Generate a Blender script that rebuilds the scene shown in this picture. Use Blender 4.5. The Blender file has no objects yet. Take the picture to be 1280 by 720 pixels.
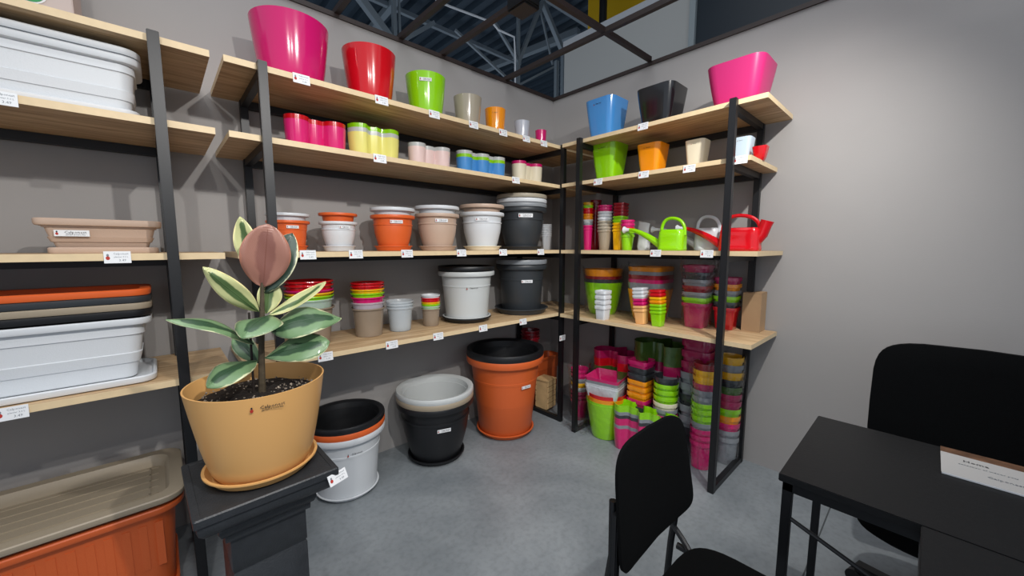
import bpy, bmesh, math, random
from mathutils import Vector, Matrix, Euler
random.seed(7)
S = bpy.context.scene
C = S.collection
R = math.radians
PI = math.pi

# ------------------------------------------------------------------ camera
cd = bpy.data.cameras.new('camera'); cam = bpy.data.objects.new('camera', cd); C.objects.link(cam)
cd.sensor_width = 36; cd.lens = 480.91 / 1280 * 36; cd.clip_start = .02
cam.location = (-2.7645, -2.4549, 1.4)
cam.rotation_euler = (R(90 - 6.083), 0, R(47.466 - 90))
S.camera = cam
# ------------------------------------------------------------------ world, lights, exposure
w = bpy.data.worlds.new('world'); S.world = w; w.use_nodes = True
w.node_tree.nodes['Background'].inputs[0].default_value = (.80, .88, 1, 1)
w.node_tree.nodes['Background'].inputs[1].default_value = .7
S.view_settings.view_transform = 'Standard'; S.view_settings.look = 'None'
S.view_settings.exposure = 0.0; S.view_settings.gamma = 1
SPOTS = [((-2.1, -2.75, 2.62), (-1.7, 0, .8), 128, 100), ((-3.1, -2.6, 2.62), (-3.0, 0, .75), 50, 100),
         ((-1.2, -2.4, 2.62), (-.05, -1.3, 1.05), 108, 108), ((-2.75, -2.9, 2.62), (-2.2, -.6, .6), 40, 96)]
for p, t, e, a in SPOTS:
    l = bpy.data.lights.new('spot', 'SPOT'); l.energy = e; l.spot_size = R(a); l.spot_blend = 1.0
    l.shadow_soft_size = .022; l.color = (1, .97, .93)
    o = bpy.data.objects.new('spot', l); C.objects.link(o); o.location = p
    o.rotation_euler = (Vector(t) - Vector(p)).to_track_quat('-Z', 'Y').to_euler()
l = bpy.data.lights.new('overhead_fill', 'AREA'); l.energy = 120; l.size = 4; l.color = (.93, .96, 1)  # broad unseen fill lamp, added to raise the ambient light from above
o = bpy.data.objects.new('overhead_fill', l); C.objects.link(o); o.location = (-2.6, -2.2, 5.2)

# ------------------------------------------------------------------ materials
def lin(h):
    v = [int(h[i:i + 2], 16) / 255 for i in (0, 2, 4)]
    return tuple(c / 12.92 if c < .04045 else ((c + .055) / 1.055) ** 2.4 for c in v) + (1,)
_m = {}
def mat(name, hexc, rough=.4, spec=.5, metal=0, coat=0, var=0, vscale=6, bump=0, bscale=60):
    if name in _m: return _m[name]
    m = bpy.data.materials.new(name); m.use_nodes = True; nt = m.node_tree; b = nt.nodes['Principled BSDF']
    b.inputs['Base Color'].default_value = lin(hexc); b.inputs['Roughness'].default_value = rough
    b.inputs['Specular IOR Level'].default_value = spec; b.inputs['Metallic'].default_value = metal
    b.inputs['Coat Weight'].default_value = coat; b.inputs['Coat Roughness'].default_value = .08
    tc = nt.nodes.new('ShaderNodeTexCoord')
    if var:
        n = nt.nodes.new('ShaderNodeTexNoise'); n.inputs['Scale'].default_value = vscale; n.inputs['Detail'].default_value = 5
        nt.links.new(tc.outputs['Object'], n.inputs['Vector'])
        hs = nt.nodes.new('ShaderNodeHueSaturation'); hs.inputs['Color'].default_value = lin(hexc)
        mr = nt.nodes.new('ShaderNodeMapRange'); mr.inputs[1].default_value = .3; mr.inputs[2].default_value = .7
        mr.inputs[3].default_value = 1 - var; mr.inputs[4].default_value = 1 + var
        nt.links.new(n.outputs['Fac'], mr.inputs[0]); nt.links.new(mr.outputs[0], hs.inputs['Value'])
        nt.links.new(hs.outputs[0], b.inputs['Base Color'])
    if bump:
        n = nt.nodes.new('ShaderNodeTexNoise'); n.inputs['Scale'].default_value = bscale; n.inputs['Detail'].default_value = 3
        nt.links.new(tc.outputs['Object'], n.inputs['Vector'])
        bp = nt.nodes.new('ShaderNodeBump'); bp.inputs['Strength'].default_value = bump; bp.inputs['Distance'].default_value = .01
        nt.links.new(n.outputs['Fac'], bp.inputs['Height']); nt.links.new(bp.outputs[0], b.inputs['Normal'])
    _m[name] = m
    return m
COL = dict(hotpink='E4287A', magenta='D01A6C', darkmagenta='B01858', red='CC0F1C', darkred='8E1220', lime='8FD410', taupe='A0937F', greytaupe='A9A08E', orange='F4960C', grey='B9BEC8',
           silver='8A8F94', white='D6DADE', terracotta='CF5F2C', terra2='E0642C', black='17181B', anthracite='33373B', cream='EEE6CC', blue='4A94DA', paleblue='C8DDEC',
           pinkwhite='F0D6D2', yellow='F3EE86', peach='F0B878', brown='5A4A40', beige='C2A996', lightgrey='C4C8C8', darkgreen='47682A', sand='D8CFC0', yelloworange='F2B808')
def plastic(c, gloss=True):
    return mat('plastic_' + c + ('' if gloss else '_matt'), COL[c], .16 if gloss else .42, .5, coat=.3 if gloss else 0, bump=0 if gloss else .06, bscale=220)
def wrapped(c):   # pot tightly covered in clear crinkled film
    return mat('wrapped_' + c, COL[c], .3, .5, coat=1, bump=.55, bscale=26)
M_black = mat('black_powder_coat', '101114', .42, .5, bump=.03, bscale=300)
M_chair = mat('black_fabric', '050607', .95, .15, bump=.15, bscale=500)
M_desk = mat('black_woodgrain', '0D0E10', .5, .4, bump=.1, bscale=90)
M_paper = mat('paper_white', 'E2E4E6', .6)
M_ink = mat('ink_dark', '26282C', .7)
M_inkred = mat('ink_red', 'B02E22', .7)
M_inkgrey = mat('ink_grey', '80858C', .7)
M_steel = mat('grey_steel', '727D85', .45, metal=.2)
M_brownsteel = mat('brown_steel', '2E2320', .5)
M_soil = mat('potting_soil', '1E1610', 1, var=.5, vscale=60, bump=1, bscale=90)
M_stone = mat('mulch_grey', '4C443E', .95, var=.4, vscale=50, bump=.8, bscale=60)
M_ped = mat('charcoal_pedestal', '2A2D31', .45, bump=.15, bscale=160, var=.15, vscale=30)
M_ochre = mat('ochre_plastic', 'DBA868', .38, coat=.1)
M_card = mat('cardboard', 'A98A68', .85, var=.08)
M_clear = None

def wood_mat():
    m = bpy.data.materials.new('oak_laminate'); m.use_nodes = True; nt = m.node_tree; b = nt.nodes['Principled BSDF']
    tc = nt.nodes.new('ShaderNodeTexCoord'); mp = nt.nodes.new('ShaderNodeMapping'); mp.inputs['Scale'].default_value = (1.2, 16, 16)
    n = nt.nodes.new('ShaderNodeTexNoise'); n.inputs['Scale'].default_value = 3.0; n.inputs['Detail'].default_value = 8; n.inputs['Distortion'].default_value = .8
    r = nt.nodes.new('ShaderNodeValToRGB'); r.color_ramp.elements[0].position = .33; r.color_ramp.elements[0].color = lin('A98862')
    r.color_ramp.elements[1].position = .66; r.color_ramp.elements[1].color = lin('D3B68E')
    nt.links.new(tc.outputs['Object'], mp.inputs[0]); nt.links.new(mp.outputs[0], n.inputs['Vector'])
    nt.links.new(n.outputs['Fac'], r.inputs[0]); nt.links.new(r.outputs[0], b.inputs['Base Color'])
    b.inputs['Roughness'].default_value = .5
    return m
M_wood = wood_mat()
M_edge = mat('oak_edge_band', 'DCC49C', .5, var=.05, vscale=30)
def wall_mat():
    m = mat('painted_plasterboard', 'A19E9C', .82, .3, var=.035, vscale=1.6, bump=.05, bscale=180)
    return m
M_wall = wall_mat()
def floor_mat():
    m = bpy.data.materials.new('polished_concrete'); m.use_nodes = True; nt = m.node_tree; b = nt.nodes['Principled BSDF']
    tc = nt.nodes.new('ShaderNodeTexCoord')
    n = nt.nodes.new('ShaderNodeTexNoise'); n.inputs['Scale'].default_value = 1.7; n.inputs['Detail'].default_value = 9; n.inputs['Roughness'].default_value = .62; n.inputs['Distortion'].default_value = .5
    r = nt.nodes.new('ShaderNodeValToRGB'); r.color_ramp.elements[0].position = .3; r.color_ramp.elements[0].color = lin('6F767B')
    r.color_ramp.elements[1].position = .72; r.color_ramp.elements[1].color = lin('949A9E')
    n2 = nt.nodes.new('ShaderNodeTexNoise'); n2.inputs['Scale'].default_value = 38; n2.inputs['Detail'].default_value = 6
    mx = nt.nodes.new('ShaderNodeMix'); mx.data_type = 'RGBA'; mx.blend_type = 'MULTIPLY'; mx.inputs[0].default_value = .35
    r2 = nt.nodes.new('ShaderNodeValToRGB'); r2.color_ramp.elements[0].position = .3; r2.color_ramp.elements[0].color = (.55, .55, .55, 1); r2.color_ramp.elements[1].position = .55
    nt.links.new(tc.outputs['Object'], n.inputs['Vector']); nt.links.new(tc.outputs['Object'], n2.inputs['Vector'])
    nt.links.new(n.outputs['Fac'], r.inputs[0]); nt.links.new(n2.outputs['Fac'], r2.inputs[0])
    nt.links.new(r.outputs[0], mx.inputs[6]); nt.links.new(r2.outputs[0], mx.inputs[7]); nt.links.new(mx.outputs[2], b.inputs['Base Color'])
    mr = nt.nodes.new('ShaderNodeMapRange'); mr.inputs[3].default_value = .32; mr.inputs[4].default_value = .55
    nt.links.new(n.outputs['Fac'], mr.inputs[0]); nt.links.new(mr.outputs[0], b.inputs['Roughness'])
    return m
M_floor = floor_mat()
def film_mat():
    m = bpy.data.materials.new('clear_film'); m.use_nodes = True; nt = m.node_tree; nt.nodes.remove(nt.nodes['Principled BSDF'])
    out = nt.nodes['Material Output']; t = nt.nodes.new('ShaderNodeBsdfTransparent'); g = nt.nodes.new('ShaderNodeBsdfGlossy'); g.inputs['Roughness'].default_value = .12
    mx = nt.nodes.new('ShaderNodeMixShader'); f = nt.nodes.new('ShaderNodeLayerWeight'); f.inputs['Blend'].default_value = .35
    tc = nt.nodes.new('ShaderNodeTexCoord'); n = nt.nodes.new('ShaderNodeTexNoise'); n.inputs['Scale'].default_value = 30; n.inputs['Detail'].default_value = 2
    bp = nt.nodes.new('ShaderNodeBump'); bp.inputs['Strength'].default_value = 1; bp.inputs['Distance'].default_value = .02
    nt.links.new(tc.outputs['Object'], n.inputs['Vector']); nt.links.new(n.outputs['Fac'], bp.inputs['Height']); nt.links.new(bp.outputs[0], g.inputs['Normal']); nt.links.new(bp.outputs[0], f.inputs['Normal'])
    mu = nt.nodes.new('ShaderNodeMath'); mu.operation = 'MULTIPLY'; mu.inputs[1].default_value = .45
    nt.links.new(f.outputs['Facing'], mu.inputs[0]); nt.links.new(mu.outputs[0], mx.inputs[0]); nt.links.new(t.outputs[0], mx.inputs[1]); nt.links.new(g.outputs[0], mx.inputs[2]); nt.links.new(mx.outputs[0], out.inputs['Surface'])
    return m
M_film = film_mat()
def clear_plastic(name, hexc, a):
    m = mat(name, hexc, .2); m.node_tree.nodes['Principled BSDF'].inputs['Alpha'].default_value = a
    return m
M_clearcup = clear_plastic('translucent_plastic', 'D5DEE4', .42)

# ------------------------------------------------------------------ mesh helpers
def finish(name, bm, m, parent=None, loc=None, smooth=35):
    me = bpy.data.meshes.new(name); bmesh.ops.recalc_face_normals(bm, faces=bm.faces[:]); bm.to_mesh(me); bm.free()
    for x in (m if isinstance(m, (list, tuple)) else [m]): me.materials.append(x)
    if smooth:
        me.polygons.foreach_set('use_smooth', [True] * len(me.polygons)); me.set_sharp_from_angle(angle=R(smooth))
    o = bpy.data.objects.new(name, me); C.objects.link(o)
    if parent: o.parent = parent
    if loc: o.location = loc
    return o
def tag(o, label, cat, group=None):
    o['label'] = label; o['category'] = cat
    if group: o['group'] = group
    return o
def thing(name, label, cat, loc=(0, 0, 0), rz=0, group=None):
    o = bpy.data.objects.new(name, None); C.objects.link(o); o.location = loc; o.rotation_euler = (0, 0, rz); o.empty_display_size = .05
    return tag(o, label, cat, group)
def struct(o): o['kind'] = 'structure'; return o
def box(bm, lo, hi, bev=0, mi=0):
    vs = [bm.verts.new((x, y, z)) for x in (lo[0], hi[0]) for y in (lo[1], hi[1]) for z in (lo[2], hi[2])]
    fs = [bm.faces.new([vs[i] for i in q]) for q in ((0, 1, 3, 2), (4, 6, 7, 5), (0, 4, 5, 1), (2, 3, 7, 6), (0, 2, 6, 4), (1, 5, 7, 3))]
    for f in fs: f.material_index = mi
    if bev:
        es = list({e for f in fs for e in f.edges})
        bmesh.ops.bevel(bm, geom=es, offset=bev, segments=2, affect='EDGES', material=-1)
    return fs
def B(*a, **k):
    bm = bmesh.new(); box(bm, *a, **k); return bm
def beam(bm, a, b, w, h=None, mi=0):
    """square bar between two points"""
    a, b = Vector(a), Vector(b); h = h or w; d = (b - a).normalized(); u = d.cross((0, 0, 1))
    u = u.normalized() if u.length > 1e-4 else Vector((1, 0, 0)); v = u.cross(d).normalized()
    r = [[bm.verts.new(p + u * sx * w / 2 + v * sy * h / 2) for sx, sy in ((-1, -1), (1, -1), (1, 1), (-1, 1))] for p in (a, b)]
    for i in range(4): bm.faces.new((r[0][i], r[0][(i + 1) % 4], r[1][(i + 1) % 4], r[1][i])).material_index = mi
    bm.faces.new(r[0][::-1]).material_index = mi; bm.faces.new(r[1]).material_index = mi
def tube(bm, pts, rad, n=8, cap=True, mi=0, flat=1):
    pts = [Vector(p) for p in pts]; rings = []; up = None
    for i, p in enumerate(pts):
        d = (pts[min(i + 1, len(pts) - 1)] - pts[max(i - 1, 0)]).normalized()
        if up is None: up = d.cross((0, 0, 1)) if abs(d.z) < .9 else d.cross((0, 1, 0))
        up = (up - d * up.dot(d)).normalized(); v = d.cross(up); r = rad[i] if isinstance(rad, (list, tuple)) else rad
        rings.append([bm.verts.new(p + up * math.cos(2 * PI * k / n) * r + v * math.sin(2 * PI * k / n) * r * flat) for k in range(n)])
    for a, b in zip(rings, rings[1:]):
        for k in range(n): bm.faces.new((a[k], a[(k + 1) % n], b[(k + 1) % n], b[k])).material_index = mi
    if cap: bm.faces.new(rings[0][::-1]).material_index = mi; bm.faces.new(rings[-1]).material_index = mi
def bez(a, b, c, n=8):
    a, b, c = Vector(a), Vector(b), Vector(c)
    return [a * (1 - t) ** 2 + b * 2 * t * (1 - t) + c * t * t for t in [i / n for i in range(n + 1)]]
def rrect(cx, cy, k, q=6):
    """rounded rectangle outline as a function of r: core half-size plus r, corner radius k*r"""
    def f(r):
        cr = max(r * k, .001); out = []
        for i, (sx, sy) in enumerate(((1, 1), (-1, 1), (-1, -1), (1, -1))):
            for j in range(q):
                a = (i + (j + .5) / q) * PI / 2 if k == 1 and cx == cy == 0 else (i + j / (q - 1)) * PI / 2
                out.append((sx * (cx + r - cr) + cr * math.cos(a), sy * (cy + r - cr) + cr * math.sin(a)))
        return out
    return f
ROUND = rrect(0, 0, 1, 10)
def wavy(nf, pitch, off):
    """sinuous row of cups: nf front lobes with nf-1 rear lobes between them"""
    xf = -(nf - 1) * pitch
    def f(r):
        x0, x1 = xf - r, -xf + r; N = 14 * nf; lo, hi = [], []
        for i in range(N + 1):
            t = i / N; x = x0 + (x1 - x0) * t
            if i in (0, N): y, h = -off, .002
            elif abs(x) > -xf: y, h = -off, math.sqrt(max(r * r - (abs(x) + xf) ** 2, 1e-6))
            else: y = -off * math.cos(PI * (x - xf) / pitch); h = r * (.82 + .18 * math.cos(2 * PI * (x - xf) / pitch))
            lo.append((x, y - h)); hi.append((x, y + h))
        return lo + hi[::-1]
    return f
def cups(nf, pitch, off):
    """zigzag row of fused round cups seen as separate lobes"""
    cs = [((i - (nf - 1)) * pitch, -off if i % 2 == 0 else off) for i in range(2 * nf - 1)]
    def f(r):
        x0, x1 = cs[0][0] - r, cs[-1][0] + r; N = 22 * nf; lo, hi = [], []
        for i in range(N + 1):
            x = x0 + (x1 - x0) * (i + (.12 if i == 0 else -.12 if i == N else 0)) / N
            ys = [(y, math.sqrt(max(r * r - (x - cx) ** 2, 0))) for cx, y in cs if abs(x - cx) <= r + 1e-6] or [(0, .012)]
            lo.append((x, min(y - h for y, h in ys))); hi.append((x, max(y + h for y, h in ys) + 1e-4))
        return lo + hi[::-1]
    return f
def loft(bm, shape, rings, mi=0, closed=True):
    prev = None; first = None
    for r, z in rings:
        cur = [bm.verts.new((x, y, z)) for x, y in shape(r)]
        if prev:
            n = len(cur)
            for i in range(n): bm.faces.new((prev[i], prev[(i + 1) % n], cur[(i + 1) % n], cur[i])).material_index = mi
        else: first = cur
        prev = cur
    if closed:
        bm.faces.new(first[::-1]).material_index = mi; bm.faces.new(prev).material_index = mi
    return bm
# ---- pot profiles: rings outer bottom -> rim -> inner bottom
def sleek(Rt, H, rb=.68, curve=.6, t=.0025, n=9):
    o = [(Rt * (rb - .03), 0), (Rt * rb, .004)] + [(Rt * (rb + (1 - rb) * (i / n) ** curve), H * i / n) for i in range(1, n + 1)]
    return o + [(Rt - t, H), (Rt * (rb + (1 - rb) * .6) - t, H * .6), (Rt * rb - t, .03 * H + .004)]
def rimmed(Rt, H, rb=.7, bell=0, lip=.09, t=.002, nested=False):
    k = .88
    if nested: return [(Rt * .56, 0), (Rt * .58, .004), (Rt * .82, H * (1 - lip - .015)), (Rt * .985, H * (1 - lip)), (Rt, H * (1 - lip * .7)), (Rt, H * (1 - lip * .2)), (Rt * .985, H), (Rt * .93, H), (Rt * .86, H * (1 - lip * .3)), (Rt * .82 - t, H * .85), (Rt * .58 - t, H * .03)]
    if bell: body = [(.60, 0), (.62, .02), (.66, .10), (.75, .30), (.82, .48), (.85, .62), (.855, .70), (.885, .705), (.885, .735), (.85, .745), (.87, 1 - lip - .02)]
    else: body = [(rb - .02, 0), (rb, .015), (rb + (k - rb) * .68, .68), (rb + (k - rb) * .69 + .018, .685), (rb + (k - rb) * .72 + .018, .715), (rb + (k - rb) * .73, .72), (k, 1 - lip - .015)]
    o = [(Rt * r, H * z) for r, z in body]
    o += [(Rt * .985, H * (1 - lip)), (Rt, H * (1 - lip * .7)), (Rt, H * (1 - lip * .2)), (Rt * .985, H), (Rt * .93, H), (Rt * .895, H * (1 - lip * .3)), (Rt * (.87 if not bell else .84), H * .85), (Rt * (body[1][0] if bell else rb) - t * 2, H * .03)]
    return o
def ribbed(Rt, H, rb=.72, t=.0012, lip=.2):      # flower cup with a collar band
    s = lambda z: rb + (.915 - rb) * z; q = 1 - lip
    return [(Rt * (rb - .03), 0), (Rt * rb, .003), (Rt * s(.4), H * .4), (Rt * s(q), H * q), (Rt * .985, H * (q + .01)), (Rt, H * .98), (Rt * .99, H), (Rt * .955, H), (Rt * s(q) - t, H * q), (Rt * s(.4) - t, H * .4), (Rt * rb - t, H * .04)]
def saucer_rings(Rt, H):
    return [(Rt * .82, 0), (Rt * .86, .002), (Rt * .95, H * .8), (Rt, H * .86), (Rt, H), (Rt * .95, H), (Rt * .88, H * .35), (Rt * .84, .006)]
_cache = {}
def pot_mesh(key, shape, rings):
    if key not in _cache:
        bm = loft(bmesh.new(), shape, rings); me = bpy.data.meshes.new('pot'); bmesh.ops.recalc_face_normals(bm, faces=bm.faces[:]); bm.to_mesh(me); bm.free()
        me.materials.append(None); me.polygons.foreach_set('use_smooth', [True] * len(me.polygons)); me.set_sharp_from_angle(angle=R(32)); _cache[key] = me
    return _cache[key]
def pot(name, label, cat, me, m, loc, rz=0, group=None, tilt=None):
    o = bpy.data.objects.new(name, me); C.objects.link(o); o.location = loc
    o.rotation_euler = (tilt[0], tilt[1], rz) if tilt else (0, 0, rz)
    o.material_slots[0].link = 'OBJECT'; o.material_slots[0].material = m
    return tag(o, label, cat, group)

# ---- writing
_fm = {}
def text_mesh(s, size):
    k = (s, size)
    if k not in _fm:
        c = bpy.data.curves.new('t', 'FONT'); c.body = s; c.size = size; c.extrude = .0002; c.resolution_u = 1; c.align_x = 'CENTER'; c.align_y = 'CENTER'
        o = bpy.data.objects.new('t', c); C.objects.link(o); dg = bpy.context.evaluated_depsgraph_get()
        me = bpy.data.meshes.new_from_object(o.evaluated_get(dg)); bpy.data.objects.remove(o); _fm[k] = me
    return _fm[k]
_sm = {}
def logo_mesh(width, card, two=True, ink=None):
    """red fruit emblem with dark crown, brand word and a small second line; optionally on a white card. Lies in XZ, facing -Y"""
    k = (round(width, 3), card, two, ink.name if ink else '')
    if k in _sm: return _sm[k]
    bm = bmesh.new(); h = width * .26
    def add_text(s, size, cx, cz, mi):
        t = text_mesh(s, size); n0 = len(bm.verts); f0 = len(bm.faces); bm.from_mesh(t); bm.verts.ensure_lookup_table(); bm.faces.ensure_lookup_table()
        for v in bm.verts[n0:]: v.co = Vector((v.co.x + cx, -.0008 - v.co.z, v.co.y + cz))
        for f in bm.faces[f0:]: f.material_index = mi
    add_text('Calponest', width * .155, width * .1, h * .12, 1)
    if two: add_text('garden & home line', width * .07, width * .1, -h * .24, 1)
    for zc, rx, rz_, mi in ((-h * .1, h * .17, h * .22, 2), (h * .22, h * .1, h * .15, 1)):
        vs = [bm.verts.new((-width * .42 + rx * math.cos(a), -.0009, zc + rz_ * math.sin(a))) for a in [i * PI / 4 for i in range(8)]]
        bm.faces.new(vs).material_index = mi
    if card: box(bm, (-width / 2, -.0006, -h / 2), (width / 2, .0006, h / 2), mi=0)
    me = bpy.data.meshes.new('logo'); bm.to_mesh(me); bm.free()
    for x in (M_paper, ink or M_ink, M_inkred): me.materials.append(x)
    _sm[k] = me; return me
def stick(parent, pos, normal_angle, width, card=True, name='logo_sticker', label=None, lean=0, two=True, ink=None):
    """put a logo on a surface: pos local to parent, facing the horizontal direction normal_angle (deg, 0 = +x)"""
    o = bpy.data.objects.new(name, logo_mesh(width, card, two, ink)); C.objects.link(o); o.parent = parent; o.location = pos
    o.rotation_euler = (R(lean), 0, R(normal_angle + 90))
    if label: o['label'] = label
    return o
_tm = []
def tag_mesh():
    if _tm: return _tm[0]
    bm = bmesh.new(); W, H = .068, .042
    box(bm, (-W / 2, -.001, -H / 2), (W / 2, .001, H / 2))
    def t(s, size, cx, cz):
        n0 = len(bm.verts); f0 = len(bm.faces); bm.from_mesh(text_mesh(s, size)); bm.verts.ensure_lookup_table(); bm.faces.ensure_lookup_table()
        for v in bm.verts[n0:]: v.co = Vector((v.co.x + cx, -.0012 - v.co.z, v.co.y + cz))
        for f in bm.faces[f0:]: f.material_index = 1
    t('Calponest', .0095, .009, .012); t('planter 3.0 L', .007, .009, .001); t('3.49', .011, .012, -.011)
    for zc, rx, rz_, mi in ((-.003, .0055, .007, 2), (.007, .0035, .005, 1)):
        bm.faces.new([bm.verts.new((-.024 + rx * math.cos(a), -.0014, zc + rz_ * math.sin(a))) for a in [i * PI / 4 for i in range(8)]]).material_index = mi
    me = bpy.data.meshes.new('price_tag'); bm.to_mesh(me); bm.free()
    for x in (M_paper, M_inkgrey, M_inkred): me.materials.append(x)
    _tm.append(me); return me
def price(parent, x, y, z, rz=0, tx=0, name='price_tag'):
    o = bpy.data.objects.new(name, tag_mesh()); C.objects.link(o); o.parent = parent; o.location = (x, y, z); o.rotation_euler = (R(tx), 0, R(rz)); return o

# ------------------------------------------------------------------ the setting
ZT = 2.727
struct(finish('floor', B((-7, -7, -.1), (2, 1, 0)), M_floor, smooth=0))
struct(finish('wall_left', B((-6, 0, 0), (.12, .1, ZT)), M_wall, smooth=0))
struct(finish('wall_right', B((0, -6, 0), (.12, 0, ZT)), M_wall, smooth=0))
for n_, lo, hi in (('trim_1', (-6, -.012, ZT - .004), (0, .11, ZT + .022)), ('trim_2', (-.012, -6, ZT - .004), (.11, 0, ZT + .022))):
    struct(finish(n_, B(lo, hi), M_brownsteel, smooth=0))
M_joint = mat('joint_sealant', '4A4E50', .9)
struct(finish('trim_3', B((-1.9, -2.19, -.001), (-.02, -2.184, .0012)), M_joint, smooth=0))
# open steel grid over the stand
fr = thing('ceiling_grid', 'open brown steel tube grid laid across the tops of both grey walls', 'frame', (0, 0, ZT + .03))
for x in (-1.9, -1.5, -1.18, -.58):
    bm = bmesh.new(); beam(bm, (x, .02, .0), (x, -3.2 if x > -.7 or x < -1.3 else -.8, .0), .03); finish('grid_beam', bm, M_brownsteel, fr, smooth=0)
bm = bmesh.new(); beam(bm, (-.02, -.95, .002), (-1.75, -.92, .002), .03); finish('grid_beam', bm, M_brownsteel, fr, smooth=0)
bx_ = thing('junction_box', 'black box fitting hung under the crossing of two grid beams', 'fitting', (-1.2, -.84, ZT + .01))
finish('housing', B((-.06, -.07, -.06), (.06, .07, .1), bev=.008), M_black, bx_); finish('front_plate', B((-.045, -.078, -.045), (.045, -.07, .08)), M_black, bx_)

# warehouse beyond: roof deck, truss, far wall
def roof():
    bm = bmesh.new(); xs = []; x = -7.0; up = False
    while x < 9: xs.append((x, 0)); xs.append((x + .10, 0)); xs.append((x + .14, .09)); xs.append((x + .24, .09)); x += .28
    a = [bm.verts.new((x, -7, 5.6 + z)) for x, z in xs]; b = [bm.verts.new((x, 14, 5.6 + z)) for x, z in xs]
    for i in range(len(xs) - 1): bm.faces.new((a[i], a[i + 1], b[i + 1], b[i]))
    return bm
struct(finish('wall_far', B((-8, 9, 0), (9, 9.1, 5.6)), mat('dark_far_wall', '26303A', .8), smooth=0))
struct(finish('wall_side', B((7, -8, 0), (7.1, 9, 5.6)), mat('dark_far_wall', '26303A', .8), smooth=0))
ce = struct(finish('ceiling', roof(), mat('roof_deck', '2B3945', .5, metal=.3), smooth=0))
tr = thing('roof_truss', 'pale grey steel roof truss with crossed struts beyond the stand walls', 'truss', (0, 2.2, 0))
def strut(a, b, wd=.05):
    bm = bmesh.new(); beam(bm, (a[0], 0, a[1]), (b[0], 0, b[1]), wd * .8); finish('strut', bm, M_steel, tr, smooth=0)
for a, b, wd in (((2.18, 5.4), (1.64, 4.3), .07), ((2.18, 5.4), (2.76, 4.75), .09), ((2.1, 5.35), (2.45, 4.5), .035), ((1.64, 3.2), (1.64, 5.5), .055), ((-.44, 3.4), (-.44, 5.5), .06), ((-.37, 3.4), (-.37, 5.5), .03),
                 ((-.95, 4.32), (-.44, 3.86), .1), ((.12, 4.32), (-.44, 3.86), .06), ((1.1, 4.75), (1.64, 4.3), .05), ((.45, 4.35), (1.64, 3.9), .04), ((1.64, 3.95), (2.6, 4.55), .04), ((-3, 3.55), (3.0, 3.75), .08), ((-3, 5.5), (4.5, 5.5), .1)):
    strut(a, b, wd)
tr2 = thing('roof_truss', 'second steel roof truss high up, running away above the first', 'truss', (0, 0, 0))
for a, b, wd in (((.3, 1.5, 5.4), (.6, 9, 5.4), .1), ((-.6, 4, 5.4), (3.4, 4, 5.4), .07), ((-.6, 5.5, 5.4), (6.5, 5.5, 5.4), .07), ((3.4, 2.4, 5.45), (2.6, 8, 5.45), .12)):
    bm = bmesh.new(); beam(bm, a, b, wd); finish('strut', bm, M_steel, tr2, smooth=0)
M_up = mat('upper_panel', 'ACADAA', .8)
cl = thing('steel_column', 'pair of light grey steel uprights behind the corner of the walls', 'column', (1.62, 1.28, 0))
finish('upright', B((0, -.02, 0), (.05, .03, 4.15)), M_steel, cl, smooth=0); finish('upright', B((0, .10, 0), (.05, .15, 4.05)), M_steel, cl, smooth=0)
struct(finish('wall_upper', B((1.5, -.56, 0), (1.6, 1.14, 4.08)), M_up, smooth=0))
struct(finish('trim_4', B((1.47, -.56, 4.08), (1.62, 1.14, 4.15)), mat('pale_cap', 'B4B8BC', .6), smooth=0))
struct(finish('trim_5', B((1.46, -.62, 0), (1.56, -.56, 5.5)), mat('pale_upright', '8E989C', .6), smooth=0))
struct(finish('wall_upper_dark', B((1.5, -7, 0), (1.6, -.62, 5.6)), mat('navy_panel', '0D1E2A', .45), smooth=0))
yb = thing('crane_beam', 'yellow overhead beam high above the right wall, partly behind a black pipe', 'beam', (2.75, 1.0, 4.95))
finish('girder', B((-.2, -.75, -.2), (.25, .55, .35)), mat('yellow_paint', 'C9A20C', .5), yb, smooth=0)
bm = bmesh.new(); tube(bm, [(2.2, 1.02, 4.3), (2.2, 1.02, 5.6)], .055, 14)
tag(finish('ventilation_pipe', bm, M_black), 'thick black vertical pipe in front of the yellow overhead beam', 'pipe')
bm = bmesh.new(); tube(bm, [(.09, 2.1, 4.54), (.3, 2.1, 4.55), (1.02, 2.1, 4.62), (1.14, 2.1, 4.56), (1.46, 2.1, 4.57), (1.48, 2.1, 4.3), (1.48, 2.1, 3.9)], .014, 6)
tag(finish('cable', bm, mat('white_cable', 'D8DCE0', .5)), 'thin white cable zigzagging down the grey roof truss', 'cable')

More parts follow.
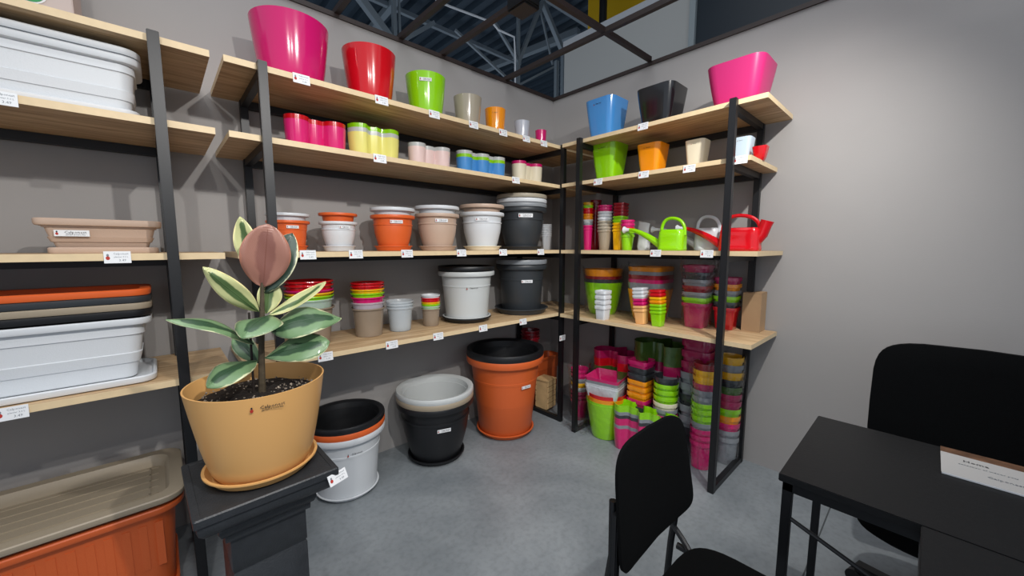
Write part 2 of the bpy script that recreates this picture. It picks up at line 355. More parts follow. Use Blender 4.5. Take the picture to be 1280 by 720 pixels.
# ------------------------------------------------------------------ shelving racks
Z = [2.157, 1.868, 1.377, .8866]
P = .034
def rack(label, loc, rz, x0, x1, bx0, bx1, tags, b2=None):
    """local frame: wall at y=0, front at y=-.5; posts at x0 and x1 (None = none), boards from bx0 to bx1"""
    t = thing('shelving_rack', label, 'shelving', loc, R(rz))
    for xp in [v for v in (x0, x1) if v is not None]:
        for nm, y in (('post', -.536), ('post', -.062)):
            finish(nm, B((xp - P / 2, y, 0), (xp + P / 2, y + P, Z[0] + .004 if y < -.1 else Z[0] - .026), bev=.002), M_black, t, smooth=0)
        for z in [P] + [v - .026 for v in Z]:
            finish('side_rail', B((xp - P / 2 + .002, -.502, z - P), (xp + P / 2 - .002, -.062, z), bev=.001), M_black, t, smooth=0)
    a0, a1 = (x0 if x0 is not None else bx0), (x1 if x1 is not None else bx1)
    for z in Z:
        finish('back_rail', B((a0, -.06, z - .026 - .036), (a1, -.03, z - .026)), M_black, t, smooth=0)
    for i, z in enumerate(Z):
        bm = bmesh.new(); hi = b2 if (b2 and i == 1) else bx1
        fs = box(bm, (bx0, -.5, z - .025), (hi, -.012, z))
        fs[0].material_index = fs[1].material_index = fs[2].material_index = 1
        bmesh.ops.recalc_face_normals(bm, faces=bm.faces[:])
        for f in bm.faces:
            if abs(f.normal.z) < .5: f.material_index = 1
        finish('shelf_board', bm, [M_wood, M_edge], t, smooth=0)
    for x, z in tags: price(t, x, -.5045, z, tx=-6)
    return t
rA = rack('black steel rack with oak boards against the left wall, between plant and corner', (0, 0, 0), 0, -2.392, -.462, -2.518, -.012,
     [(-2.24, 2.139), (-1.872, 2.139), (-1.566, 2.139), (-1.292, 2.139), (-1.053, 2.139), (-.841, 2.139), (-.664, 2.139), (-1.892, 1.85), (-.939, 1.85),
      (-2.253, 1.364), (-2.034, 1.364), (-1.756, 1.364), (-1.394, 1.364), (-1.056, 1.364), (-.688, 1.364), (-2.201, .872), (-1.861, .872), (-1.57, .872), (-1.231, .872), (-.867, .867)])
price(rA, -.468, -.538, .69)
rack('black steel rack with oak boards at the left edge, holding long window boxes', (0, 0, 0), 0, -4.6, -2.722, -4.75, -2.562, [(-3.083, 1.85), (-2.87, 1.364), (-3.144, .872)])
# right rack: local x runs along -y of the room
rack('black steel rack with oak boards standing against the right wall', (0, 0, 0), -90, .712, 1.7, .538, 1.848,
     [(1.185, 2.139), (.864, 1.845), (1.201, 1.848), (1.481, 1.843), (1.742, 1.85), (1.3, 1.362), (1.601, 1.362)], b2=1.79)

# ------------------------------------------------------------------ pots on the left wall rack
def facing(x, y):      # direction in degrees from a point to the camera
    return math.degrees(math.atan2(-2.4549 - y, -2.7645 - x))
def simple(label, x, y, z, Rt, H, c, style='sleek', rb=.68, shape=ROUND, sk='r', logo=0, gloss=True, rz=0, cat='pot', name='flower_pot', group=None, curve=.6, m=None, card=False, lz=.82, off=0, lw=None):
    rings = sleek(Rt, H, rb, curve) if style == 'sleek' else ribbed(Rt, H, rb) if style == 'cup' else rimmed(Rt, H, rb, style == 'bell') 
    me = pot_mesh((style, sk, round(Rt, 4), round(H, 4), rb, curve), shape, rings)
    o = pot(name, label, cat, me, m or plastic(c, gloss), (x, y, z), R(rz), group)
    if logo:
        a = facing(x, y) + off; rr = Rt * (rb + (1 - rb) * lz ** curve) if style == 'sleek' else Rt * .9
        ln = math.degrees(math.atan2(Rt * (1 - rb) * .8, H))
        if sk == 'r': stick(o, (rr * 1.012 * math.cos(R(a - rz)), rr * 1.012 * math.sin(R(a - rz)), H * lz), a - rz, lw or Rt * .55, card, 'logo_print' if not card else 'logo_sticker', lean=ln if rb < 1 else 0)
    return o
g = 'glossy round pots in falling size on the top board'
simple('largest glossy magenta round pot on the top board, beside the left rack post', -2.213, -.26, Z[0], .170, .305, 'magenta', logo=0, rb=.68, group=g)
simple('glossy red round pot on the top board, second largest in the row', -1.824, -.26, Z[0], .141, .30, 'red', rb=.66, group=g)
simple('glossy lime green round pot with white sticker on the top board', -1.473, -.26, Z[0], .121, .272, 'lime', rb=.66, logo=1, card=True, group=g, lw=.07)
simple('glossy greyish beige round pot on the top board', -1.156, -.26, Z[0], .094, .235, 'greytaupe', rb=.66, group=g)
simple('small orange round pot on the top board between beige and grey pots', -.914, -.26, Z[0], .074, .215, 'orange', rb=.72, logo=1, group=g)
simple('small light grey round pot on the top board', -.647, -.26, Z[0], .058, .19, 'grey', rb=.7, group=g)
simple('smallest magenta round pot at the corner end of the top board', -.438, -.26, Z[0], .045, .165, 'magenta', rb=.7, group=g)
# wavy multi-cup planters
W2, W3, W2B = cups(2, .088, .020), cups(3, .073, .020), wavy(2, .075, .012)
def wave_stack(x, y, z, shape, sk, Rt, H, cols, what, g, rz=0, dz=.022, place='', wrap=False, name='wavy_planter'):
    nm = {0: 'bottom', len(cols) - 1: 'top'}
    for i, c in enumerate(cols):
        me = pot_mesh((sk, Rt, H), shape, [(Rt * .82, 0), (Rt * .85, .004), (Rt * .95, H * .6), (Rt, H), (Rt - .002, H), (Rt * .95 - .002, H * .6), (Rt * .85 - .002, .01)])
        pos = 'single' if len(cols) == 1 else 'bottom' if i == 0 else 'uppermost' if i == len(cols) - 1 else ('second' if i == 1 else 'third' if i == 2 else str(i + 1) + 'th') + ' from below'
        pot(name, f'{CN(c)} {what}, {pos}, {place}', 'planter', me, (wrapped if wrap else plastic)(c), (x, y, z + i * dz), R(rz), g)
CN = lambda c: {'pinkwhite': 'pale pink', 'hotpink': 'bright magenta', 'darkmagenta': 'deep magenta', 'greytaupe': 'greyish beige', 'terra2': 'terracotta', 'lightgrey': 'light grey', 'paleblue': 'pale blue', 'darkgreen': 'dark green', 'darkred': 'dark red', 'yelloworange': 'yellow-orange', 'silver': 'grey', 'lime': 'lime green', 'blue': 'light blue'}.get(c, c)
g = 'wavy multi-cup planters on the second board'
wave_stack(-2.122, -.25, Z[1], W2, 'w2', .058, .150, ['hotpink', 'red'], 'wavy three-cup planter', g, place='beside the left rack post')
wave_stack(-1.815, -.25, Z[1], W2B, 'w2b', .070, .15, ['yellow', 'lightgrey', 'lime'], 'wavy three-cup planter', g, place='in the yellow and lime set')
wave_stack(-1.462, -.25, Z[1], W2, 'w2', .055, .135, ['pinkwhite', 'lightgrey'], 'wavy three-cup planter', g, place='in the pale pink set')
wave_stack(-1.05, -.25, Z[1], W3, 'w3', .056, .125, ['blue', 'lime', 'lightgrey'], 'wavy five-cup planter', g, place='in the light blue set')
wave_stack(-.60, -.25, Z[1], W2, 'w2', .057, .155, ['cream', 'magenta'], 'wavy three-cup planter', g, place='near the corner')
# rimmed pots on the third board
def rim_set(x, y, z, Rt, Hp, style, base, nest, dz, sauc, place, g, rb=.7, sticker=True, sr=.86, gloss=False, shrink=0, sh=.03, off=0):
    me = pot_mesh(('rs', style, Rt, Hp, rb), ROUND, rimmed(Rt, Hp, rb, style == 'bell'))
    me2 = pot_mesh(('rsn', Rt, Hp), ROUND, rimmed(Rt, Hp, nested=True)); z1 = z
    if sauc:
        s = pot_mesh(('sc', Rt * sr, sh), ROUND, saucer_rings(Rt * sr, sh)); pot('saucer', f'{CN(sauc)} round saucer under the {CN(base)} pot {place}', 'saucer', s, plastic(sauc, gloss), (x, y, z), 0, 'saucers under rimmed pots'); z1 = z + .007
    o = pot('plant_pot', f'{CN(base)} rimmed round pot, lowest, {place}', 'pot', me, plastic(base, gloss), (x, y, z1), 0, g)
    if sticker:
        a = facing(x, y) + off; rr = Rt * (.86 if style != 'bell' else .875); zz = Hp * (.8 if style == 'bell' else .78)
        stick(o, (rr * 1.02 * math.cos(R(a)), rr * 1.02 * math.sin(R(a)), zz), a, Rt * .55, sticker != 'ink', 'logo_sticker' if sticker != 'ink' else 'logo_print')
    for i, c in enumerate(nest):
        pos = 'topmost' if i == len(nest) - 1 else 'second from below' if i == 0 else 'third from below'
        pot('plant_pot', f'{CN(c)} rimmed pot nested {place}, {pos}', 'pot', me2, plastic(c, gloss), (x, y, z1 + dz * (i + 1)), 0, g)
    return o
g = 'rimmed pots with saucers on the third board'
rim_set(-2.272, -.26, Z[2], .097, .145, 'straight', 'terra2', ['white'], .035, 'terra2', 'beside the left rack post', g, rb=.72, off=12)
rim_set(-2.03, -.26, Z[2], .097, .15, 'bell', 'white', ['terra2'], .045, 'white', 'second from the left rack post', g, off=20)
rim_set(-1.716, -.26, Z[2], .128, .20, 'bell', 'terra2', ['white'], .042, 'terra2', 'third from the left rack post', g, off=10)
rim_set(-1.41, -.26, Z[2], .142, .225, 'bell', 'beige', ['white'], .048, 'beige', 'between terracotta and white bell pots', g, off=12)
rim_set(-1.041, -.26, Z[2], .158, .255, 'bell', 'white', ['beige'], .052, 'cream', 'left of the big anthracite pot', g)
rim_set(-.649, -.26, Z[2], .195, .31, 'bell', 'anthracite', ['silver', 'white', 'greytaupe'], .033, 'anthracite', 'at the corner end of the third board', g, off=10)
def cup_stack(x, y, z, Rt, H, cols, dz, place, g, shape=ROUND, sk='r', rb=.72, what='round cup', style='cup', rz=0, tilt=(0, 0), wrap=False, gloss=True, ink=False, name='plant_cup', cat='cup', mats=None):
    dmin = min([d for d in dz if d > 0]) if isinstance(dz, (list, tuple)) else dz
    rings = ribbed(Rt, H, rb, lip=min(.3, dmin / H * .66)) if style == 'cup' else sleek(Rt, H, rb, .85)
    me = pot_mesh((style, sk, Rt, H, rb, dmin), shape, rings); n = len(cols); ORD = ['second', 'third', 'fourth', 'fifth', 'sixth', 'seventh', 'eighth', 'ninth', 'tenth', 'eleventh', 'twelfth']
    up = Euler((tilt[0], tilt[1], 0)).to_matrix() @ Vector((0, 0, 1)); out = []
    zz = 0
    for i, c in enumerate(cols):
        pos = 'bottom' if i == 0 else 'top' if i == n - 1 else ORD[i - 1] + ' from below'
        p = Vector((x, y, z)) + up * zz
        mm = mats[i] if mats and mats[i] else (wrapped(c) if wrap else plastic(c, gloss))
        o = pot(name, f'{CN(c)} {what}, {pos}, {place}', cat, me, mm, p, R(rz), g, tilt=tilt)
        out.append(o); zz += dz[i] if isinstance(dz, (list, tuple)) else dz
    return out
SQ = rrect(0, 0, .3, 5); SQ2 = rrect(0, 0, .42, 6)
cup_stack(-.361, -.26, Z[2], .045, .12, ['white'] * 6, .018, 'beside the anthracite pot near the corner', 'white cups near the corner')
# fourth board
g4 = 'coloured cups nested on the fourth board'
M_tp = clear_plastic('translucent_taupe', '9A8A78', .9)
cup_stack(-2.19, -.25, Z[3], .118, .20, ['taupe', 'paleblue', 'lime', 'yelloworange', 'magenta', 'red', 'red'], [.045, .018, .016, .016, .025, .02, .02], 'behind the variegated leaves', g4, mats=[M_tp, M_clearcup, None, None, None, None, None], rb=.76)
o = cup_stack(-1.881, -.25, Z[3], .094, .165, ['taupe', 'paleblue', 'magenta', 'lime', 'yelloworange', 'red', 'red'], [.035, .03, .024, .022, .020, .016, .02], 'left of the clear cups', g4, mats=[M_tp, M_clearcup, None, None, None, None, None], rb=.78)
stick(o[0], (.074 * math.cos(R(-112)), .074 * math.sin(R(-112)), .095), -112, .048, True)
cup_stack(-1.684, -.25, Z[3], .084, .15, ['paleblue'] * 3, .018, 'beside the white bucket', g4, mats=[M_clearcup] * 3, rb=.75)
cup_stack(-1.467, -.25, Z[3], .062, .115, ['taupe', 'paleblue', 'lime', 'yelloworange', 'red', 'red', 'white'], [.018, .013, .013, .013, .015, .017, .015], 'next to the white bucket', g4, mats=[M_tp, M_clearcup, None, None, None, None, None], rb=.8)
g = 'large round buckets on the fourth board'
o = rim_set(-1.18, -.255, Z[3] + .012, .196, .33, 'straight', 'lightgrey', ['black'], .035, 'lightgrey', 'on the fourth board', g, rb=.74, sticker=False, sr=.86, sh=.028)
s = pot_mesh(('sc', .17, .03), ROUND, saucer_rings(.172, .03)); pot('saucer', 'black saucer beneath the light grey saucer of the white bucket', 'saucer', s, plastic('black', False), (-1.18, -.255, Z[3]), 0, 'saucers under rimmed pots')
stick(o, (.166 * math.cos(R(-112)), .166 * math.sin(R(-112)), .22), -112, .09, False, 'logo_print', two=False)
o = rim_set(-.655, -.265, Z[3], .20, .37, 'straight', 'anthracite', ['silver'], .04, 'anthracite', 'on the fourth board by the corner', g, rb=.76, sticker=False, sr=1.06, sh=.045)
stick(o, (.178 * math.cos(R(-120)), .178 * math.sin(R(-120)), .25), -120, .085, True)

# ------------------------------------------------------------------ big pots on the floor
g = 'big rimmed pots standing on the floor'
o = rim_set(-2.037, -.238, 0, .218, .375, 'straight', 'white', ['terra2', 'black'], .034, 'white', 'on the floor beside the pedestal', g, rb=.72, sticker=False, sr=.79, sh=.03)
stick(o, (.19 * math.cos(R(-95)), .19 * math.sin(R(-95)), .28), -95, .09, False, 'logo_print', two=False)
o = rim_set(-1.46, -.272, 0, .255, .40, 'bell', 'black', ['taupe', 'lightgrey'], .034, 'black', 'on the floor in the middle', g, sticker=False, sr=.74, sh=.035)
stick(o, (.222 * math.cos(R(-108)), .222 * math.sin(R(-108)), .255), -108, .085, True)
o = rim_set(-.875, -.318, 0, .292, .60, 'straight', 'terracotta', ['black'], .042, 'terracotta', 'on the floor near the corner', g, rb=.68, sticker=False, sr=.75, sh=.04)
stick(o, (.252 * math.cos(R(-95)), .252 * math.sin(R(-95)), .40), -95, .08, True)
# corner clutter
t = thing('wooden_crate', 'small pale wooden crate with slots by the foot of the corner post', 'crate', (-.385, -.29, P), R(8))
M_pine = mat('pine', 'C9A878', .7, var=.12, vscale=14)
finish('side_panel', B((-.06, -.055, 0), (-.05, .055, .24)), M_pine, t, smooth=0); finish('side_panel', B((.05, -.055, 0), (.06, .055, .24)), M_pine, t, smooth=0)
finish('bottom_panel', B((-.06, -.055, -.004), (.06, .055, 0)), M_pine, t, smooth=0)
for k in range(5):
    for yy in (-.063, .055): finish('slat', B((-.062, yy, .005 + k * .048), (.062, yy + .008, .005 + k * .048 + .041)), M_pine, t, smooth=0)
finish('lid', B((-.066, -.067, .24), (.066, .067, .25)), M_pine, t, smooth=0)
def trough(name, label, x0, x1, y0, y1, z, H, m, rim=.014, taper=.02, group=None, ribs=False, bands=True, q=7, k=.5, cat='planter', flutes=0):
    cx, cy = (x0 + x1) / 2, (y0 + y1) / 2; hx, hy = (x1 - x0) / 2, (y1 - y0) / 2; r = min(hx, hy); sh = rrect(hx - r, hy - r, k, q)
    rw = r - rim
    rings = [(rw - taper - .004, 0), (rw - taper, .004)]
    if bands: rings += [(rw - taper * .75, H * .25), (rw - taper * .75 + .005, H * .26), (rw - taper * .5 + .005, H * .42), (rw - taper * .5 + .001, H * .43), (rw - taper * .2, H * .72), (rw - taper * .2 + .006, H * .73)]
    rings += [(rw, H - .026), (r - .003, H - .024), (r, H - .018), (r, H - .004), (r - .004, H), (r - rim, H - .001), (rw - .006, H - .012), (rw - taper * .5 - .007, H * .5), (rw - taper - .006, .008)]
    bm = loft(bmesh.new(), sh, rings)
    if flutes:
        n = int((x1 - x0 - .1) / flutes)
        for i in range(n):
            fx = -(x1 - x0) / 2 + .07 + i * flutes
            for sgn in (-1,):
                ya = sgn * (hy - rim); yb_ = sgn * (hy - rim - taper); beam(bm, (fx, ya + (yb_ - ya) * .15, H * .84), (fx, ya + (yb_ - ya) * .62, H * .38), flutes * .5, .006)
    o = finish(name, bm, m); o.location = (cx, cy, z)
    return tag(o, label, cat, group)
trough('window_box', 'terracotta window box standing in the dark corner behind the crate', -.46, -.07, -.2, -.03, 0, .42, plastic('terracotta', False))
cup_stack(-.40, -.115, .42, .085, .2, ['darkred', 'darkred', 'darkred'], .03, 'on the terracotta box in the corner', 'dark red film-wrapped pots in the corner', wrap=True, name='plant_pot', cat='pot', what='film-wrapped pot')

# ------------------------------------------------------------------ window boxes on the left rack
M_w, M_wg = plastic('white', False), plastic('lightgrey', False)
g = 'white window boxes nested on the second board'
for i, lb in enumerate(('white window box, lower of the two nested on the second board', 'white window box, upper of the two nested on the second board')):
    trough('window_box', lb, -3.62, -2.76, -.45, -.2, Z[1] + .012 + i * .028, .20, M_w, group=g, rim=.02 + .01 * i, k=.42, bands=i == 0)
trough('window_box_tray', 'white shallow tray under the two white window boxes on the second board', -3.62, -2.775, -.44, -.21, Z[1], .03, M_w, bands=False, taper=.012, rim=.008, k=.4, cat='tray')
bm_ = plastic('beige', False)
o = trough('window_box', 'short beige window box alone on the third board of the left rack', -3.075, -2.745, -.38, -.22, Z[2] + .012, .112, bm_, rim=.016, taper=.03, k=.3)
stick(o, (-.075, -.067, .06), -90, .085, True)
trough('window_box_tray', 'beige tray under the short beige window box', -3.05, -2.76, -.365, -.235, Z[2], .022, bm_, bands=False, taper=.006, rim=.006, k=.3, cat='tray')
g = 'window boxes nested on the fourth board'
gt = ' on the left rack\'s fourth board'
trough('window_box_tray', 'wide white tray at the bottom of the stack on the fourth board', -3.72, -2.80, -.47, -.14, Z[3], .028, M_w, bands=False, taper=.02, rim=.01, k=.3, cat='tray')
trough('window_box', 'white window box' + gt, -3.72, -2.80, -.45, -.15, Z[3] + .012, .235, M_w, rim=.022, group=g, k=.36, taper=.035)
for i, (c, a) in enumerate((('black', 'black window box above the white one'), ('taupe', 'taupe window box below the upper black one'), ('anthracite', 'black window box directly under the terracotta one'), ('terra2', 'terracotta window box on top'))):
    trough('window_box', a + gt, -3.72, -2.795, -.45, -.15, Z[3] + .012 + .026 * (i + 1) + .005, .235, plastic(c, False), rim=.032, group=g, k=.36, taper=.05, bands=False)
# floor, below the left rack
trough('window_box_tray', 'terracotta tray on the floor under the big fluted window box', -3.85, -2.79, -.53, -.12, .012, .06, plastic('terracotta', False), bands=False, taper=.015, rim=.01, k=.3, cat='tray')
trough('window_box', 'big fluted terracotta window box on the floor at the left edge', -3.85, -2.755, -.56, -.09, .02, .40, plastic('terracotta', False), rim=.028, k=.35, taper=.022, bands=False, flutes=.045)
o = trough('window_box_tray', 'big ribbed taupe tray lying on the terracotta window box on the floor', -3.85, -2.75, -.565, -.085, .405, .055, plastic('taupe', False), rim=.045, k=.3, taper=.008, bands=False, cat='tray')
bm = bmesh.new()
for yy in (-.09, -.03, .03, .09, .15): box(bm, (-.5, yy, .006), (.47, yy + .006, .012))
box(bm, (.44, -.15, .006), (.446, .17, .012)); finish('raised_rib', bm, plastic('taupe', False), o, smooth=0)
t = thing('carton', 'beige carton with green round logo, at the photo\'s top left corner', 'carton', (-3.19, -.2, Z[0]))
finish('box_body', B((-.3, -.16, 0), (.27, .14, .34), bev=.003), mat('beige_carton', 'C0B2AC', .8), t, smooth=0)
bm = loft(bmesh.new(), rrect(.045, 0, 1, 8), [(.04, 0), (.04, .0015)]); bmesh.ops.rotate(bm, verts=bm.verts[:], matrix=Matrix.Rotation(R(90), 3, 'X'))
finish('logo_border', bm, M_paper, t, loc=(.128, -.1605, .090))
bm = loft(bmesh.new(), rrect(.045, 0, 1, 8), [(.035, 0), (.035, .0015)]); bmesh.ops.rotate(bm, verts=bm.verts[:], matrix=Matrix.Rotation(R(90), 3, 'X'))
finish('logo_emblem', bm, mat('logo_green', '0E8A48', .5), t, loc=(.128, -.162, .090))
# white scrap at the very left
# ------------------------------------------------------------------ right rack, top two boards
def sq(label, y, z, Rt, H, c, x=-.28, rb=.66, k='q', rz=0, g=None, logo=0, m=None):
    me = pot_mesh(('sq', Rt, H, rb), SQ2, sleek(Rt, H, rb, .7))
    o = pot('square_pot', label, 'pot', me, m or plastic(c), (x, y, z), R(rz), g)
    if logo: stick(o, (-Rt * .975, 0, H * .86), 180, Rt * .6, False, 'logo_print', lean=12, two=False)
    return o
g = 'square tapered pots on the top board of the right rack'
sq('glossy light blue square pot on the top board of the right rack', -.77, Z[0] + .012, .122, .275, 'blue', g=g, logo=1)
me = pot_mesh(('scs', .09), SQ2, saucer_rings(.095, .025)); pot('square_saucer', 'light blue square saucer under the light blue pot', 'saucer', me, plastic('blue'), (-.28, -.77, Z[0]))
sq('glossy black square pot on the top board between blue and magenta pots', -1.187, Z[0], .128, .25, 'black', g=g, logo=0)
sq('biggest square pot, magenta, on the end of the top board', -1.655, Z[0], .146, .235, 'magenta', x=-.29, g=g, m=mat('satin_magenta', 'C42A70', .32))
g = 'square tapered pots on the second board of the right rack'
sq('lime green square pot on the second board of the right rack', -.805, Z[1] + .01, .105, .26, 'lime', g=g, logo=1)
me = pot_mesh(('scs', .08), SQ2, saucer_rings(.085, .022)); pot('square_saucer', 'lime green square saucer under the lime square pot', 'saucer', me, plastic('lime'), (-.28, -.805, Z[1]))
sq('orange square pot on the second board of the right rack', -1.14, Z[1], .084, .205, 'orange', g=g, logo=1)
sq('cream square pot on the second board of the right rack', -1.43, Z[1], .06, .175, 'cream', g=g, logo=1)
sq('pale blue square pot half behind the front post of the right rack', -1.68, Z[1], .052, .14, 'paleblue', g=g, logo=1)
sq('small red square pot on the cut end of the second board', -1.775, Z[1], .036, .075, 'red', x=-.30, g=g, rb=.55)
# ------------------------------------------------------------------ right rack, third board
g = 'slim cup stacks on the third board of the right rack'
cup_stack(-.25, -.600, Z[2], .040, .17, ['magenta', 'magenta', 'silver', 'lightgrey', 'orange', 'orange', 'red', 'red', 'lime', 'yelloworange'], .022, 'in the slim stack nearest the corner', g)
cup_stack(-.15, -.60, Z[2], .045, .17, ['darkred'] * 4 + ['darkred'] * 4, .032, 'behind the pink slim stack', g, name='plant_cup')
cup_stack(-.25, -.755, Z[2], .056, .15, ['taupe', 'greytaupe', 'greytaupe', 'greytaupe', 'white', 'white', 'white', 'magenta', 'magenta'], .023, 'in the taupe, white and pink stack', g, rb=.66)
cup_stack(-.24, -.875, Z[2], .046, .15, ['yelloworange', 'yelloworange', 'yelloworange', 'lime', 'lime', 'darkred', 'darkred', 'darkred', 'darkred'], .024, 'in the stack with dark red top', g, rb=.68, tilt=(0, R(3)), shape=SQ2, sk='q')
cup_stack(-.27, -.962, Z[2], .050, .11, ['lime', 'lime', 'red', 'magenta', 'magenta'], .026, 'left of the white bag', g, rb=.7)
# white paper bag
bm = bmesh.new(); rings = []
for k, (wd, dp, z, j) in enumerate(((.04, .028, 0, 0), (.043, .03, .03, .003), (.040, .026, .10, -.004), (.042, .018, .15, .004), (.043, .004, .2, .0))):
    ring = []
    for i in range(20):
        a = 2 * PI * i / 20; cr = 1 + .05 * math.sin(5 * a + k * 1.7)
        ring.append(bm.verts.new((math.copysign(abs(math.cos(a)) ** .6, math.cos(a)) * dp * cr, math.copysign(abs(math.sin(a)) ** .6, math.sin(a)) * wd * cr + j, z + (.012 * math.sin(a) if k == 4 else 0))))
    if rings:
        for i in range(20): bm.faces.new((rings[-1][i], rings[-1][(i + 1) % 20], ring[(i + 1) % 20], ring[i]))
    rings.append(ring)
bm.faces.new(rings[0][::-1]); bm.faces.new(rings[-1])
o = finish('paper_bag', bm, mat('white_foil', 'D8DCDE', .45, bump=.5, bscale=30)); o.location = (-.16, -1.03, Z[2])
tag(o, 'small upright white bag between the lime cup and the lime watering can', 'bag')
# watering cans: local +x points towards the spout
def can(label, c, loc, L, H, rz, rose, handle_c=None, filler=False, spout=.2, wd=.055, lift=.12):
    t = thing('watering_can', label, 'watering can', loc, R(rz)); m = plastic(c)
    r = wd; sh = rrect(L / 2 - r, 0, .62, 8)
    finish('can_body', loft(bmesh.new(), sh, [(r * .93, 0), (r, .006), (r, .02), (r * .975, .022), (r * .97, H * .6), (r * .9, H * .88), (r * .75, H * .98), (r * .5, H), (r * .45, H * .97)]), m, t)
    bm = bmesh.new(); tube(bm, bez((L * .45, 0, H * .84), (L * .46, 0, H + .078), (0, 0, H + .07), 8)[:-1] + bez((0, 0, H + .07), (-L * .5, 0, H + .06), (-L * .47, 0, H * .72), 8), .0105, 10)
    finish('handle', bm, plastic(handle_c or c), t)
    bm = bmesh.new(); pts = bez((L * .40, 0, H * .2), (L * .5 + spout * .66, 0, H * .2 + lift * 1.04), (L * .5 + spout, 0, H * .2 + lift), 10); tube(bm, pts, [.027 - .018 * (i / 10) ** .8 for i in range(11)], 10)
    finish('spout', bm, m, t)
    e = pts[-1]; d = (pts[-1] - pts[-2]).normalized(); bm = bmesh.new(); tube(bm, [e - d * .01, e + d * .01, e + d * .03, e + d * .034], [.011, .013, .025, .024], 14); finish('rose', bm, plastic(rose), t)
    if filler:
        bm = bmesh.new(); tube(bm, [(-L * .40, 0, H * .45), (-L * .52, 0, H * .7), (-L * .58, 0, H * 1.05), (-L * .62, 0, H * 1.25)], [.03, .03, .031, .034], 12, cap=False); finish('filler_neck', bm, m, t)
    stick(t, (0, r * (1.0) + .0015 if rz < 0 else -r - .0015, H * .55), 90 if rz < 0 else -90, .045, True)
    return t
can('red watering can with white rose at the right end of the third board', 'red', (-.25, -1.685, Z[2]), .215, .135, 90, 'white', filler=True, spout=.235, lift=.115)
can('white watering can half behind the front post, between red and lime cans', 'white', (-.17, -1.475, Z[2]), .15, .145, 90, 'white', spout=.27, lift=.115)
can('lime green watering can with long low spout and white rose', 'lime', (-.33, -1.32, Z[2]), .165, .135, 90, 'white', spout=.235, lift=.115)
# ------------------------------------------------------------------ right rack, fourth board
g = 'wrapped pot stacks on the fourth board of the right rack'
cup_stack(-.222, -.735, Z[3], .148, .245, ['lime', 'anthracite', 'darkred', 'orange'], [.028, .022, .05, 0], 'behind the white square cups', g, style='sleek', rb=.68, wrap=True, what='film-wrapped large pot', name='plant_pot', cat='pot')
for o in cup_stack(-.455, -.895, Z[3], .046, .10, ['white'] * 4, .036, 'in front of the big lime pot', 'white square cups on the fourth board', shape=SQ, sk='s', rb=.78, what='square cup', gloss=True):
    stick(o, (-.0485, 0, .088), 180, .03, False, 'logo_print', two=False)
cup_stack(-.19, -1.11, Z[3], .128, .22, ['orange', 'silver', 'magenta', 'darkred', 'silver', 'orange'], [.045, .025, .03, .025, .03, 0], 'behind the leaning square cups', g, style='sleek', rb=.7, wrap=True, what='film-wrapped large pot', name='plant_pot', cat='pot', shape=SQ2, sk='q')
cup_stack(-.395, -1.165, Z[3], .042, .10, ['peach', 'peach', 'magenta', 'magenta', 'white', 'white', 'white'], .024, 'in the peach, magenta and white stack', 'small square cups on the fourth board', shape=SQ, sk='s', rb=.74, what='square cup', tilt=(R(-5), 0))
cup_stack(-.385, -1.275, Z[3], .042, .10, ['lime', 'lime', 'lime', 'orange', 'yelloworange', 'red', 'red'], .023, 'in the lime, orange and red stack', 'small square cups on the fourth board', shape=SQ, sk='s', rb=.74, what='square cup', tilt=(R(-3), 0))
cup_stack(-.22, -1.45, Z[3], .080, .16, ['darkmagenta', 'lime', 'silver', 'darkred', 'silver', 'anthracite', 'darkmagenta'], [.035, .035, .04, .04, .045, .045, 0], 'in the tall tower, fourth board', g, shape=SQ2, sk='q', rb=.72, what='film-wrapped square pot', style='cup', wrap=True, name='square_pot', cat='pot')
cup_stack(-.14, -1.60, Z[3], .068, .14, ['red', 'anthracite', 'lime', 'silver', 'orange', 'darkmagenta'], [.035, .035, .035, .04, .04, 0], 'by the cardboard box', g, shape=SQ2, sk='q', rb=.75, what='film-wrapped square pot', style='cup', wrap=True, name='square_pot', cat='pot')
t = thing('cardboard_box', 'narrow cardboard box at the wall end of the fourth board', 'box', (-.075, -1.735, Z[3]), R(0))
finish('box_body', B((-.055, -.05, 0), (.055, .05, .235)), M_card, t, smooth=0); finish('box_flap', B((-.054, -.05, .236), (.054, .0, .24)), M_card, t, smooth=0)
def film(label, x, y, z, Rr, H, seed, flare=.02):
    rnd = random.Random(seed); bm = bmesh.new(); rings = []; n = 28; ph = [rnd.uniform(0, 6) for _ in range(4)]
    for k in range(9):
        s = k / 8; ring = []
        for i in range(n):
            a = 2 * PI * i / n; rr = Rr * (.86 + .14 * s) + .004 * math.sin(7 * a + ph[0] + 2 * s) + .004 * math.sin(11 * a + ph[1] + 5 * s) + (flare * rnd.uniform(-.4, 1) if k >= 7 else 0)
            ring.append(bm.verts.new((rr * math.cos(a), rr * math.sin(a), H * s + (rnd.uniform(-.015, .02) if k == 8 else 0))))
        if rings:
            for i in range(n): bm.faces.new((rings[-1][i], rings[-1][(i + 1) % n], ring[(i + 1) % n], ring[i]))
        rings.append(ring)
    o = finish('plastic_film', bm, M_film, loc=(x, y, z)); return tag(o, label, 'film wrap')
film('clear film sleeve around the lime and orange pots nearest the corner', -.222, -.735, Z[3], .155, .36, 1)
film('clear film sleeve around the orange rimmed stack', -.19, -1.11, Z[3], .15, .395, 2)
film('clear film sleeve around the tall magenta and lime tower', -.22, -1.45, Z[3], .10, .43, 3)

